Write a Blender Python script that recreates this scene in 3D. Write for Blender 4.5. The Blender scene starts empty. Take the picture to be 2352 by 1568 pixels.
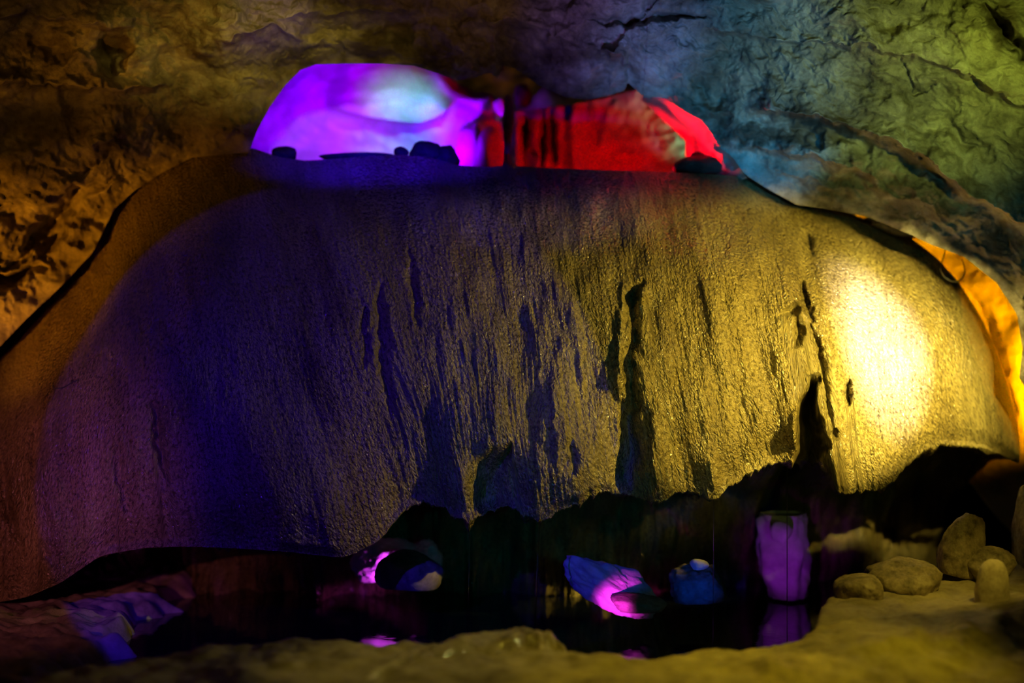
import bpy, math, random
import numpy as np
from mathutils import Vector

# ------------------------------------------------------------------ basics
W, HGT = 2352.0, 1568.0
LENS, SENSOR = 50.0, 36.0
F = LENS / SENSOR * W
CAMZ = 1.6
scene = bpy.context.scene
col = scene.collection
PI = math.pi


def P(px, py, Y):
    """the point that lies Y metres into the cave on the line of sight px, py"""
    return np.stack([(np.asarray(px, float) - W / 2) / F * Y, np.asarray(Y, float) + 0 * np.asarray(px, float),
                     CAMZ - (np.asarray(py, float) - HGT / 2) / F * Y], -1)


def pt(px, py, Y):
    return Vector([float(c) for c in P(px, py, Y)])


# ------------------------------------------------------------------ noise
_rng = np.random.RandomState(7)
_perm = np.tile(_rng.permutation(256), 3).astype(np.int64)
_ang = _rng.rand(256) * 2 * PI
_gx, _gy = np.cos(_ang), np.sin(_ang)
_g3 = _rng.randn(256, 3)
_g3 /= np.linalg.norm(_g3, axis=1)[:, None]


def perlin(x, y, seed=0):
    x = np.asarray(x, float) + seed * 17.13
    y = np.asarray(y, float) - seed * 9.71
    xi, yi = np.floor(x).astype(np.int64), np.floor(y).astype(np.int64)
    xf, yf = x - xi, y - yi
    xi &= 255
    yi &= 255
    u = xf * xf * xf * (xf * (xf * 6 - 15) + 10)
    v = yf * yf * yf * (yf * (yf * 6 - 15) + 10)

    def g(ix, iy, dx, dy):
        h = _perm[_perm[ix] + iy] & 255
        return _gx[h] * dx + _gy[h] * dy
    a = g(xi, yi, xf, yf)
    b = g(xi + 1, yi, xf - 1, yf)
    c = g(xi, yi + 1, xf, yf - 1)
    d = g(xi + 1, yi + 1, xf - 1, yf - 1)
    return (a + u * (b - a) + v * (c - a + u * (a - b - c + d))) * 1.5


def fbm(x, y, octs=4, seed=0, gain=0.5):
    t, a, f = 0, 1.0, 1.0
    for i in range(octs):
        t = t + a * perlin(np.asarray(x) * f, np.asarray(y) * f, seed + i * 3)
        a *= gain
        f *= 2.03
    return t


def ridged(x, y, octs=4, seed=0, gain=0.5):
    t, a, f = 0, 1.0, 1.0
    for i in range(octs):
        t = t + a * (1 - 2 * np.abs(perlin(np.asarray(x) * f, np.asarray(y) * f, seed + i * 3)))
        a *= gain
        f *= 2.07
    return t


def perlin3(p, seed=0):
    p = np.asarray(p, float) + np.array([seed * 3.7, seed * -5.3, seed * 2.9])
    i = np.floor(p).astype(np.int64)
    f = p - i
    i &= 255
    w = f * f * f * (f * (f * 6 - 15) + 10)
    out = 0
    for dx in (0, 1):
        for dy in (0, 1):
            for dz in (0, 1):
                h = _perm[_perm[_perm[(i[:, 0] + dx) & 255] + ((i[:, 1] + dy) & 255)] + ((i[:, 2] + dz) & 255)] & 255
                g = _g3[h]
                d = g[:, 0] * (f[:, 0] - dx) + g[:, 1] * (f[:, 1] - dy) + g[:, 2] * (f[:, 2] - dz)
                wt = (w[:, 0] if dx else 1 - w[:, 0]) * (w[:, 1] if dy else 1 - w[:, 1]) * (w[:, 2] if dz else 1 - w[:, 2])
                out = out + d * wt
    return out * 1.4


def fbm3(p, octs=4, seed=0, gain=0.5):
    t, a, f = 0, 1.0, 1.0
    for k in range(octs):
        t = t + a * perlin3(p * f, seed + k * 5)
        a *= gain
        f *= 2.03
    return t


def sstep(e0, e1, x):
    t = np.clip((x - e0) / (e1 - e0), 0, 1)
    return t * t * (3 - 2 * t)


def poly_dist(x, y, pts):
    """unsigned distance, signed side (+ on the left hand of travel), position 0..1 along the line"""
    pts = np.asarray(pts, float)
    best = np.full(x.shape, 1e9)
    side = np.zeros(x.shape)
    along = np.zeros(x.shape)
    seg = pts[1:] - pts[:-1]
    ln = np.hypot(seg[:, 0], seg[:, 1])
    cum = np.concatenate([[0], np.cumsum(ln)])
    for k in range(len(seg)):
        ax, ay = pts[k, 0], pts[k, 1]
        dx, dy = seg[k]
        t = np.clip(((x - ax) * dx + (y - ay) * dy) / (ln[k] ** 2 + 1e-9), 0, 1)
        ex, ey = x - (ax + t * dx), y - (ay + t * dy)
        d = np.hypot(ex, ey)
        m = d < best
        best = np.where(m, d, best)
        side = np.where(m, np.sign(dx * ey - dy * ex), side)
        along = np.where(m, (cum[k] + t * ln[k]) / cum[-1], along)
    return best, side, along


def groove(x, y, pts, width, depth, power=2.0, taper=True, warp=1.0):
    """a furrow along a line; width may vary along it (list); ragged and pointed at its ends"""
    wm = np.mean(width)
    wx = x + warp * wm * (0.7 * perlin(x / (wm * 3.1), y / (wm * 3.7), 151) + 0.4 * perlin(x / (wm * 1.1), y / (wm * 1.6), 152))
    wy = y + warp * wm * 0.7 * perlin(x / (wm * 2.9), y / (wm * 3.9), 153)
    d, s, a = poly_dist(wx, wy, pts)
    w = np.interp(a, np.linspace(0, 1, len(width)), width) if hasattr(width, '__len__') else width
    if taper:
        tp = np.clip(np.sin(PI * np.clip(a, 0, 1)), 0, 1) ** 0.7
        e = np.exp(-(d / np.maximum(w * (0.25 + 0.9 * tp), 0.5)) ** power) * tp
    else:
        e = np.exp(-(d / np.maximum(w, 0.5)) ** power)
    return depth * e


def ledge(x, y, pts, height, reach, edge=6.0):
    """the side to the RIGHT hand of travel (side<0 in image coords = above when drawn left to right) stands out by
    height and eases back over reach; the other side falls away within edge"""
    d, s, a = poly_dist(x, y, pts)
    sd = d * s
    f = np.where(sd <= 0, np.exp(-np.abs(sd) / reach), np.exp(-np.abs(sd) / edge))
    f = f * sstep(0, 0.15, a + 1e-3) * sstep(0, 0.15, 1 - a + 1e-3)
    return -height * f


def resample(pts, n, smooth=0):
    pts = np.asarray(pts, float)
    t = np.linspace(0, len(pts) - 1, n)
    out = np.stack([np.interp(t, np.arange(len(pts)), pts[:, k]) for k in range(pts.shape[1])], -1)
    if smooth:
        k = np.hanning(2 * smooth + 3)[1:-1]
        k /= k.sum()
        pad = np.pad(out, ((smooth, smooth), (0, 0)), mode='edge')
        out = np.stack([np.convolve(pad[:, c], k, mode='valid') for c in range(out.shape[1])], -1)
    return out


# ------------------------------------------------------------------ object helpers
def tag(o, label=None, cat=None, group=None, kind=None):
    if label:
        o['label'] = label
    if cat:
        o['category'] = cat
    if group:
        o['group'] = group
    if kind:
        o['kind'] = kind
    return o


def grid_faces(nr, nc, wrap=False):
    r = np.arange(nr - 1)[:, None]
    c = np.arange(nc if wrap else nc - 1)[None, :]
    c2 = (c + 1) % nc
    return np.stack([r * nc + c, r * nc + c2, (r + 1) * nc + c2, (r + 1) * nc + c], -1).reshape(-1, 4)


def mesh_obj(name, verts, faces, mat, parent=None, uv=None, smooth=True, origin=None):
    verts = np.asarray(verts, float).reshape(-1, 3)
    faces = np.asarray(faces, np.int64)
    if origin is not None:
        verts = verts - np.asarray(origin, float)
    me = bpy.data.meshes.new(name)
    nf, k = faces.shape
    me.vertices.add(len(verts))
    me.vertices.foreach_set('co', verts.astype(np.float32).ravel())
    me.loops.add(nf * k)
    me.loops.foreach_set('vertex_index', faces.ravel().astype(np.int32))
    me.polygons.add(nf)
    me.polygons.foreach_set('loop_start', np.arange(0, nf * k, k, dtype=np.int32))
    me.polygons.foreach_set('loop_total', np.full(nf, k, np.int32))
    me.update(calc_edges=True)
    if smooth:
        me.polygons.foreach_set('use_smooth', np.ones(nf, bool))
    if uv is not None:
        l = me.uv_layers.new(name='flow')
        l.data.foreach_set('uv', np.asarray(uv, np.float32).reshape(-1, 2)[faces.ravel()].ravel())
    me.materials.append(mat)
    o = bpy.data.objects.new(name, me)
    col.objects.link(o)
    if parent is not None:
        o.parent = parent
        if origin is not None:
            o.location = Vector(origin) - parent.location
    elif origin is not None:
        o.location = origin
    return o


# ------------------------------------------------------------------ materials
def new_mat(name):
    m = bpy.data.materials.new(name)
    m.use_nodes = True
    nt = m.node_tree
    for n in list(nt.nodes):
        nt.nodes.remove(n)
    out = nt.nodes.new('ShaderNodeOutputMaterial')
    b = nt.nodes.new('ShaderNodeBsdfPrincipled')
    nt.links.new(b.outputs[0], out.inputs[0])
    return m, nt, b


def N(nt, t, **kw):
    n = nt.nodes.new(t)
    for k, v in kw.items():
        if k in n.inputs:
            n.inputs[k].default_value = v
        else:
            setattr(n, k, v)
    return n


def ramp(nt, src, stops):
    r = nt.nodes.new('ShaderNodeValToRGB')
    e = r.color_ramp.elements
    while len(e) < len(stops):
        e.new(0.5)
    for i, (p, c) in enumerate(stops):
        e[i].position = p
        e[i].color = (*c, 1) if len(c) == 3 else c
    nt.links.new(src, r.inputs[0])
    return r


def math_node(nt, op, a, b=None):
    m = nt.nodes.new('ShaderNodeMath')
    m.operation = op
    for i, v in enumerate((a, b)):
        if v is None:
            continue
        if isinstance(v, (int, float)):
            m.inputs[i].default_value = v
        else:
            nt.links.new(v, m.inputs[i])
    return m.outputs[0]


def rock_material(name, dark, mid, light, scale=2.2, rough=0.75, bump=0.5, bdist=0.03, spec=0.25, grain=38.0, stretch=(1, 1, 1), patched=False):
    m, nt, b = new_mat(name)
    tc = N(nt, 'ShaderNodeTexCoord')
    mp = N(nt, 'ShaderNodeMapping')
    mp.inputs['Scale'].default_value = stretch
    nt.links.new(tc.outputs['Object'], mp.inputs[0])
    v = mp.outputs[0]
    n1 = N(nt, 'ShaderNodeTexNoise', Scale=scale, Detail=6.0, Roughness=0.62, Distortion=0.4)
    nt.links.new(v, n1.inputs['Vector'])
    n2 = N(nt, 'ShaderNodeTexNoise', Scale=scale * 6.5, Detail=4.0, Roughness=0.7)
    nt.links.new(v, n2.inputs['Vector'])
    mixf = math_node(nt, 'ADD', math_node(nt, 'MULTIPLY', n1.outputs[0], 0.65), math_node(nt, 'MULTIPLY', n2.outputs[0], 0.35))
    r = ramp(nt, mixf, [(0.36, dark), (0.5, mid), (0.66, light)])
    if patched:
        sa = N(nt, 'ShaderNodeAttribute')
        sa.attribute_name = 'dark_patch'
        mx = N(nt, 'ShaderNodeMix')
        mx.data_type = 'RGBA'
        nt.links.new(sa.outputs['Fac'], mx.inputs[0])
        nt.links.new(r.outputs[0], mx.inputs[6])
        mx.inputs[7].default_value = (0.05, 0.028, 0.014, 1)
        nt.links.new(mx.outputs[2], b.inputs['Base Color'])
    else:
        nt.links.new(r.outputs[0], b.inputs['Base Color'])
    n3 = N(nt, 'ShaderNodeTexNoise', Scale=grain, Detail=3.0, Roughness=0.65)
    nt.links.new(v, n3.inputs['Vector'])
    n4 = N(nt, 'ShaderNodeTexNoise', Scale=grain * 0.22, Detail=4.0, Roughness=0.6, Distortion=0.6)
    nt.links.new(v, n4.inputs['Vector'])
    h = math_node(nt, 'ADD', math_node(nt, 'MULTIPLY', n4.outputs[0], 1.0), math_node(nt, 'MULTIPLY', n3.outputs[0], 0.32))
    bp = N(nt, 'ShaderNodeBump', Strength=bump, Distance=bdist)
    nt.links.new(h, bp.inputs['Height'])
    nt.links.new(bp.outputs[0], b.inputs['Normal'])
    b.inputs['Roughness'].default_value = rough
    b.inputs['Specular IOR Level'].default_value = spec
    return m


def flowstone_material(name):
    m, nt, b = new_mat(name)
    uvn = N(nt, 'ShaderNodeUVMap')
    uvn.uv_map = 'flow'

    def mapped(sx, sy):
        mp = N(nt, 'ShaderNodeMapping')
        mp.inputs['Scale'].default_value = (sx, sy, 1)
        nt.links.new(uvn.outputs[0], mp.inputs[0])
        return mp.outputs[0]
    streak = N(nt, 'ShaderNodeTexNoise', Scale=1.0, Detail=5.0, Roughness=0.6, Distortion=0.35)
    nt.links.new(mapped(5.5, 1.1), streak.inputs['Vector'])
    patch = N(nt, 'ShaderNodeTexNoise', Scale=1.0, Detail=5.0, Roughness=0.6)
    nt.links.new(mapped(1.6, 1.3), patch.inputs['Vector'])
    f = math_node(nt, 'ADD', math_node(nt, 'MULTIPLY', streak.outputs[0], 0.6), math_node(nt, 'MULTIPLY', patch.outputs[0], 0.4))
    r = ramp(nt, f, [(0.3, (0.12, 0.085, 0.028)), (0.5, (0.28, 0.22, 0.075)), (0.68, (0.44, 0.365, 0.145))])
    nt.links.new(r.outputs[0], b.inputs['Base Color'])
    spk = N(nt, 'ShaderNodeTexNoise', Scale=1.0, Detail=4.0, Roughness=0.7)
    nt.links.new(mapped(70, 48), spk.inputs['Vector'])
    sr = ramp(nt, spk.outputs[0], [(0.38, (0.20, 0.17, 0.14)), (0.54, (1, 1, 1))])
    mxs = N(nt, 'ShaderNodeMix')
    mxs.data_type = 'RGBA'
    mxs.blend_type = 'MULTIPLY'
    mxs.inputs[0].default_value = 0.85
    nt.links.new(r.outputs[0], mxs.inputs[6])
    nt.links.new(sr.outputs[0], mxs.inputs[7])
    nt.links.new(mxs.outputs[2], b.inputs['Base Color'])
    # bumps: fine grain, ripples, vertical rills
    g1 = N(nt, 'ShaderNodeTexNoise', Scale=1.0, Detail=2.0, Roughness=0.6, Distortion=0.3)
    nt.links.new(mapped(105, 80), g1.inputs['Vector'])
    g2 = N(nt, 'ShaderNodeTexVoronoi', Scale=1.0)
    g2.feature = 'F1'
    nt.links.new(mapped(85, 60), g2.inputs['Vector'])
    g3 = N(nt, 'ShaderNodeTexNoise', Scale=1.0, Detail=3.0, Roughness=0.62, Distortion=0.5)
    nt.links.new(mapped(26, 6.5), g3.inputs['Vector'])
    wetn = N(nt, 'ShaderNodeTexNoise', Scale=1.0, Detail=4.0, Roughness=0.55)
    nt.links.new(mapped(3.2, 0.9), wetn.inputs['Vector'])
    h = math_node(nt, 'ADD', math_node(nt, 'MULTIPLY', g1.outputs[0], 0.55), math_node(nt, 'MULTIPLY', g2.outputs[0], -0.30))
    h = math_node(nt, 'ADD', h, math_node(nt, 'MULTIPLY', g3.outputs[0], 0.9))
    bp = N(nt, 'ShaderNodeBump', Strength=1.0, Distance=0.024)
    nt.links.new(h, bp.inputs['Height'])
    nt.links.new(bp.outputs[0], b.inputs['Normal'])
    rr = ramp(nt, wetn.outputs[0], [(0.35, (0.16,) * 3), (0.65, (0.42,) * 3)])
    nt.links.new(rr.outputs[0], b.inputs['Roughness'])
    b.inputs['Specular IOR Level'].default_value = 0.6
    wet = ramp(nt, wetn.outputs[0], [(0.45, (1.0,) * 3), (0.68, (0.3,) * 3)])
    nt.links.new(wet.outputs[0], b.inputs['Coat Weight'])
    b.inputs['Coat Roughness'].default_value = 0.09
    b.inputs['Coat IOR'].default_value = 1.6
    nt.links.new(bp.outputs[0], b.inputs['Coat Normal'])
    return m


M_FLOW = flowstone_material('wet_flowstone')
M_WALL = rock_material('cave_limestone', (0.045, 0.035, 0.025), (0.24, 0.205, 0.16), (0.52, 0.47, 0.38), scale=1.7, bump=0.5, bdist=0.025, patched=True)
M_LEFT = rock_material('brown_limestone', (0.085, 0.065, 0.045), (0.25, 0.20, 0.14), (0.40, 0.33, 0.24), scale=1.9, bump=0.4, bdist=0.02)
M_PALE = rock_material('pale_calcite', (0.42, 0.38, 0.34), (0.62, 0.58, 0.53), (0.75, 0.72, 0.68), scale=2.6, bump=0.35, bdist=0.02)
M_SMOOTH = rock_material('smooth_calcite', (0.42, 0.38, 0.32), (0.58, 0.53, 0.46), (0.68, 0.64, 0.58), scale=2.2, bump=0.2, bdist=0.008)
M_DRAPE = rock_material('drapery_calcite', (0.30, 0.26, 0.22), (0.52, 0.48, 0.42), (0.66, 0.62, 0.56), scale=2.0, bump=0.3, bdist=0.015, stretch=(3, 3, 0.6))
M_STONE = rock_material('grey_stone', (0.10, 0.085, 0.07), (0.24, 0.20, 0.16), (0.38, 0.33, 0.27), scale=7, bump=0.5, bdist=0.015)
M_SILHOUETTE = rock_material('silhouette_stone', (0.015, 0.013, 0.011), (0.04, 0.034, 0.028), (0.075, 0.065, 0.055), scale=7, bump=0.5, bdist=0.015)  # grey stone darkened, silhouette shade put into the colour
M_FLOOR = rock_material('muddy_rock', (0.13, 0.10, 0.065), (0.30, 0.25, 0.17), (0.45, 0.38, 0.27), scale=3.0, rough=0.55, bump=0.5, bdist=0.02, spec=0.4)
M_WETROCK = rock_material('wet_rock', (0.14, 0.11, 0.07), (0.30, 0.25, 0.17), (0.42, 0.36, 0.26), scale=6, rough=0.14, bump=0.9, bdist=0.03, spec=0.8, grain=22)
M_BOULDER = rock_material('mottled_boulder', (0.05, 0.038, 0.022), (0.24, 0.19, 0.12), (0.48, 0.40, 0.28), scale=5.5, rough=0.6, bump=0.8, bdist=0.02, spec=0.35, grain=30)
M_TAN = rock_material('tan_stone', (0.30, 0.24, 0.15), (0.50, 0.42, 0.28), (0.62, 0.54, 0.38), scale=9, bump=0.4, bdist=0.01)

mw, nt, b = new_mat('dark_pool_water')
b.inputs['Base Color'].default_value = (0.004, 0.006, 0.008, 1)
b.inputs['Roughness'].default_value = 0.06
b.inputs['Specular IOR Level'].default_value = 0.5
nz = N(nt, 'ShaderNodeTexNoise', Scale=9.0, Detail=2.0)
tcw = N(nt, 'ShaderNodeTexCoord')
nt.links.new(tcw.outputs['Object'], nz.inputs['Vector'])
bw = N(nt, 'ShaderNodeBump', Strength=0.12, Distance=0.01)
nt.links.new(nz.outputs[0], bw.inputs['Height'])
nt.links.new(bw.outputs[0], b.inputs['Normal'])
M_WATER = mw

ms, nt, b = new_mat('falling_water')
b.inputs['Base Color'].default_value = (0.75, 0.78, 0.75, 1)
b.inputs['Roughness'].default_value = 0.02
b.inputs['Transmission Weight'].default_value = 1.0
b.inputs['IOR'].default_value = 1.33
M_STREAM = ms

mc, nt, b = new_mat('cable_rubber')
nz = N(nt, 'ShaderNodeTexNoise', Scale=60.0)
r = ramp(nt, nz.outputs[0], [(0.3, (0.02, 0.02, 0.015)), (0.7, (0.05, 0.05, 0.035))])
nt.links.new(r.outputs[0], b.inputs['Base Color'])
b.inputs['Roughness'].default_value = 0.5
M_CABLE = mc

# ------------------------------------------------------------------ flowstone
# pairs: where a rill starts at the crest, where it drips off
FS = np.array([
    (-700, 1250, -820, 1500), (-250, 975, -350, 1430), (0, 795, -60, 1392), (60, 730, 60, 1372), (140, 655, 140, 1338),
    (215, 575, 230, 1276), (262, 478, 330, 1258), (310, 435, 420, 1255), (370, 392, 520, 1258), (440, 351, 640, 1265),
    (575, 338, 790, 1282), (640, 360, 870, 1242), (700, 369, 930, 1168), (760, 365, 985, 1148), (850, 358, 1040, 1182),
    (920, 355, 1078, 1204), (990, 361, 1112, 1176), (1050, 379, 1165, 1164), (1110, 384, 1208, 1180), (1150, 381, 1240, 1200),
    (1200, 382, 1300, 1166), (1270, 386, 1395, 1124), (1340, 389, 1475, 1146), (1400, 391, 1512, 1156), (1450, 392, 1570, 1122),
    (1500, 394, 1640, 1148), (1560, 396, 1715, 1088), (1620, 399, 1770, 1062), (1710, 405, 1842, 1056), (1770, 438, 1885, 1058),
    (1830, 467, 1930, 1136), (1900, 479, 1985, 1126), (1990, 503, 2045, 1112), (2090, 545, 2110, 1040), (2150, 590, 2170, 1024),
    (2200, 645, 2220, 1022), (2250, 722, 2265, 1030), (2290, 805, 2300, 1042), (2318, 890, 2325, 1052), (2338, 970, 2342, 1062)], float)


def flow_depth(px, py, v):
    Y = 6.45 + 1.35 * (1 - np.sqrt(np.clip(1 - (np.clip(px - 1220, 0, 1130) / 1138) ** 2, 0, 1)))
    Y = Y + 0.55 * (np.clip(750 - px, 0, 2000) / 1000) ** 2
    amp = 0.95 * (1 - 0.55 * sstep(1900, 2340, px))
    Y = Y + amp * np.clip(1 - v, 0, 1) ** 3.0
    Y = Y + 0.06 * sstep(0.80, 1.0, v) ** 2
    return Y


def build_flowstone():
    nu, nv = 1050, 560
    C = resample(FS, nu, smooth=9)
    rag = sstep(820, 1000, C[:, 2]) * sstep(2330, 2100, C[:, 2])
    C[:, 3] += rag * (9 * fbm(C[:, 2] / 26.0, C[:, 2] * 0 + 2.2, 4, 171, 0.6))
    v = np.linspace(0, 1, nv)[:, None]
    g = v ** 0.96
    px = C[None, :, 0] * (1 - g) + C[None, :, 2] * g
    py = C[None, :, 1] * (1 - g) + C[None, :, 3] * g
    # rills wander a little
    px = px + 7 * np.sin(PI * v) * perlin(py / 210.0, C[None, :, 0] / 300.0 + 0 * v, 3)
    Y = flow_depth(px, py, v)
    k = sstep(0.0, 0.10, v) * sstep(0, 0.03, 1 - v)
    kr = 1 - 0.8 * sstep(1980, 2150, px)          # the right flank is smooth
    su = C[None, :, 2] * 0.65 + C[None, :, 0] * 0.35 + 0 * v    # across the rills
    d = 0.0
    # broad swells, rills, ripples
    d = d + (0.05 * fbm(px / 330.0, py / 420.0, 2, 11) + 0.045 * fbm(px / 150.0, py / 260.0, 3, 13) * sstep(850, 1150, px) * (0.4 + 0.6 * sstep(2000, 1800, px))) * k
    rill = fbm(su / 58.0, v * 2.6, 3, 21, 0.55)
    lowmask = 0.35 + 0.65 * sstep(0.25, 0.7, v)
    d = d - 0.009 * rill * lowmask * k * kr * (0.3 + 0.7 * sstep(800, 1350, px))
    d = d - 0.005 * ridged(su / 14.0, v * 4.0, 3, 31) * (0.35 + 0.65 * lowmask) * kr * k * (0.5 + 0.5 * sstep(500, 1100, px))
    d = d - 0.0014 * fbm(px / 12.0, py / 15.0, 3, 41, 0.6) * kr
    d = d - 0.003 * fbm(px / 40.0, py / 90.0, 3, 45, 0.6)
    # curtain folds that end in the drips
    for bx, wd in ((1078, 34), (1240, 46), (1512, 40), (1640, 44), (1842, 34), (1930, 46), (2045, 60), (790, 70), (640, 70), (1330, 50)):
        d = d - 0.055 * np.exp(-((su - (bx * 0.65 + np.interp(bx, FS[:, 2], FS[:, 0]) * 0.35)) / wd) ** 2) * sstep(0.45, 1.0, v)
    G = lambda pts, w, dep, p=2.0, tp=True: groove(px, py, pts, w, dep, p, tp)
    # hollows between the folds
    d = d + G([(1876, 860), (1868, 920), (1860, 985), (1858, 1050)], [5, 18, 34, 30], 0.34, 4.0, False) * sstep(850, 900, py)
    d = d + G([(1848, 525), (1858, 555), (1868, 590)], 7, 0.07)
    d = d + G([(1842, 640), (1850, 690), (1868, 740)], 8, 0.10)
    d = d + G([(1815, 700), (1826, 720)], 17, 0.14)
    d = d + G([(1828, 720), (1836, 760), (1832, 800)], 9, 0.10)
    d = d + G([(1850, 720), (1878, 790), (1890, 850), (1902, 930), (1915, 1000)], 7, 0.06)
    d = d + G([(1950, 870), (1946, 935)], 6, 0.08)
    d = d + G([(1916, 985), (1920, 1010)], 7, 0.08)
    d = d + G([(1470, 640), (1452, 690), (1440, 760)], 14, 0.08)
    d = d + G([(1462, 700), (1450, 860), (1448, 1000), (1440, 1130)], [11, 17, 22, 26], 0.11)
    d = d + G([(1168, 1010), (1145, 1085), (1130, 1180)], [8, 30, 46], 0.14)
    d = d + G([(1310, 1000), (1318, 1100)], 13, 0.05)
    d = d + G([(1700, 900), (1690, 1010)], 12, 0.03)
    d = d + G([(870, 640), (878, 800), (900, 960)], 12, 0.05)
    d = d + G([(835, 700), (840, 850)], 10, 0.04)
    d = d + G([(940, 560), (960, 760)], 9, 0.03)
    d = d + G([(355, 900), (362, 1000), (382, 1110)], 9, 0.06)
    d = d + G([(270, 1000), (275, 1100), (300, 1190)], 9, 0.05)
    d = d + G([(85, 960), (84, 1110)], 13, 0.06)
    d = d + G([(10, 1060), (10, 1140), (35, 1230), (60, 1270)], 9, 0.06)
    d = d + G([(110, 1290), (95, 1240)], 12, 0.05)
    d = d + G([(2105, 500), (2000, 600)], 3, 0.0)
    # ridges
    for pts, w, a in (([(1240, 830), (1246, 960), (1240, 1180)], 10, 0.035), ([(1268, 860), (1274, 960), (1284, 1070)], 9, 0.03),
                      ([(1480, 650), (1474, 700)], 10, 0.05), ([(1432, 640), (1425, 760), (1420, 900), (1414, 1060)], 8, 0.035),
                      ([(1305, 650), (1330, 800), (1345, 960)], 8, 0.03), ([(1210, 690), (1225, 760)], 9, 0.04),
                      ([(1830, 930), (1826, 1000), (1846, 1052)], 13, 0.06), ([(1905, 880), (1920, 960), (1912, 1050)], 9, 0.03),
                      ([(1640, 1040), (1640, 1140)], 10, 0.03), ([(1030, 640), (1050, 760), (1075, 860)], 9, 0.022),
                      ([(1510, 900), (1500, 1080)], 13, 0.03), ([(1720, 830), (1735, 950), (1722, 1070)], 22, 0.04),
                      ([(120, 980), (116, 1120), (150, 1290)], 22, 0.05)):
        d = d - G(pts, w, a * (0.5 if pts[0][0] < 1400 else 0.8))
    # the faint long scratch lines on the flank
    d = d + G([(2010, 545), (2060, 610), (2095, 660)], 2.2, 0.006)
    d = d + G([(2005, 615), (2050, 660), (2080, 700)], 2.2, 0.005)
    Y = Y + d
    front = P(px, py, Y)
    lip = front[0]
    back = []
    for dy, dz in ((2.3, -0.55), (1.9, -0.5), (1.3, -0.45), (0.9, -0.38), (0.6, -0.27), (0.4, -0.16), (0.25, -0.08), (0.12, -0.025), (0.05, -0.004)):
        q = lip.copy()
        q[:, 1] += dy
        q[:, 2] += dz + 0.012 * perlin(C[:, 0] / 25.0, np.full(nu, dy * 8), 5)
        back.append(q)
    drip = front[-1]
    under = []
    for dy, dz in ((0.02, -0.006), (0.06, 0.0), (0.14, 0.03), (0.28, 0.06), (0.42, 0.06), (0.58, 0.05), (0.75, 0.0), (0.9, -0.08), (1.0, -0.16), (1.08, -0.24), (1.14, -0.33), (1.2, -0.42), (1.24, -0.52), (1.28, -0.64), (1.3, -0.78), (1.3, -0.95)):
        q = drip.copy()
        k_ = sstep(0.1, 0.9, dy)
        q[:, 1] += dy + k_ * (0.16 * fbm(C[:, 2] / 120.0, np.full(nu, dz * 3.0), 4, 8, 0.6) + 0.05 * ridged(C[:, 2] / 60.0, np.full(nu, dz * 7 + dy), 3, 10))
        wv = min(1.0, dy / 0.6)
        q[:, 2] = drip[:, 2] * (1 - 0.75 * wv) + 0.75 * wv * 0.80 + dz + 0.05 * fbm(C[:, 2] / 70.0, np.full(nu, dy * 6), 4, 9, 0.6) * (dy > 0.05)
        under.append(q)
    V = np.concatenate([np.array(back), front, np.array(under)], 0)
    nr = V.shape[0]
    # metres along and across for the material
    mid = P(C[:, 0] * 0.4 + C[:, 2] * 0.6, C[:, 1] * 0.4 + C[:, 3] * 0.6, 6.6 + 0 * C[:, 0])
    uu = np.concatenate([[0], np.cumsum(np.linalg.norm(np.diff(mid, axis=0), axis=1))])
    seg = np.linalg.norm(np.diff(V, axis=0), axis=2)
    vv = np.concatenate([np.zeros((1, nu)), np.cumsum(seg, 0)], 0)
    uv = np.stack([np.broadcast_to(uu, (nr, nu)), -vv], -1)
    o = mesh_obj('flowstone', V, grid_faces(nr, nu)[:, ::-1], M_FLOW, uv=uv)
    tag(o, 'huge wet bulging flowstone mass, yellow-lit towards its rounded end, dark and bluish at the other', 'flowstone')
    return o, C, lip, drip


flow, FC, LIP, DRIP = build_flowstone()


def lip_at(px):
    k = int(np.argmin(np.abs(FC[:, 0] - px)))
    return LIP[k]


def drip_at(px):
    k = int(np.argmin(np.abs(FC[:, 2] - px)))
    return DRIP[k]


# ------------------------------------------------------------------ cave walls and ceiling
RIM = [(-700, 1300), (-250, 1000), (0, 796), (60, 733), (140, 658), (215, 578), (262, 480), (310, 437), (370, 398), (440, 362), (500, 356), (572, 350),
       (590, 300), (620, 245), (655, 196), (690, 161), (725, 148), (790, 146)]
CEIL = [(772, 147), (790, 146), (870, 146), (950, 151), (1005, 168), (1050, 186), (1085, 178), (1128, 166), (1142, 180), (1156, 152), (1180, 156), (1240, 197), (1300, 224),
        (1350, 229), (1400, 219), (1434, 208), (1442, 190), (1478, 221), (1492, 226)]
RIMR = [(1478, 221), (1530, 226), (1578, 258), (1612, 276), (1637, 310), (1652, 336), (1686, 365), (1702, 390), (1716, 404), (1770, 438), (1830, 470), (1900, 480),
        (1990, 497), (2085, 536), (2140, 562), (2215, 590), (2290, 650), (2336, 722), (2349, 800), (2341, 868), (2368, 910), (2450, 1000), (2650, 1180)]
TOPL = [(-900, 900), (-800, 500), (-700, 200), (-600, 0), (-480, -140), (-350, -200), (-200, -230), (-60, -250), (80, -260), (200, -260), (300, -260), (400, -260),
        (480, -260), (540, -260), (600, -260), (660, -260), (730, -260), (800, -260)]
TOPC = [(770, -260)] + [(800 + i * 44, -260) for i in range(17)] + [(1530, -260)]
TOPR = [(1504 + i * 62, -260) for i in range(15)] + [(2440, -240), (2520, -180), (2600, -90), (2680, 30), (2760, 180), (2820, 360), (2880, 560), (2960, 800)]


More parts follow.
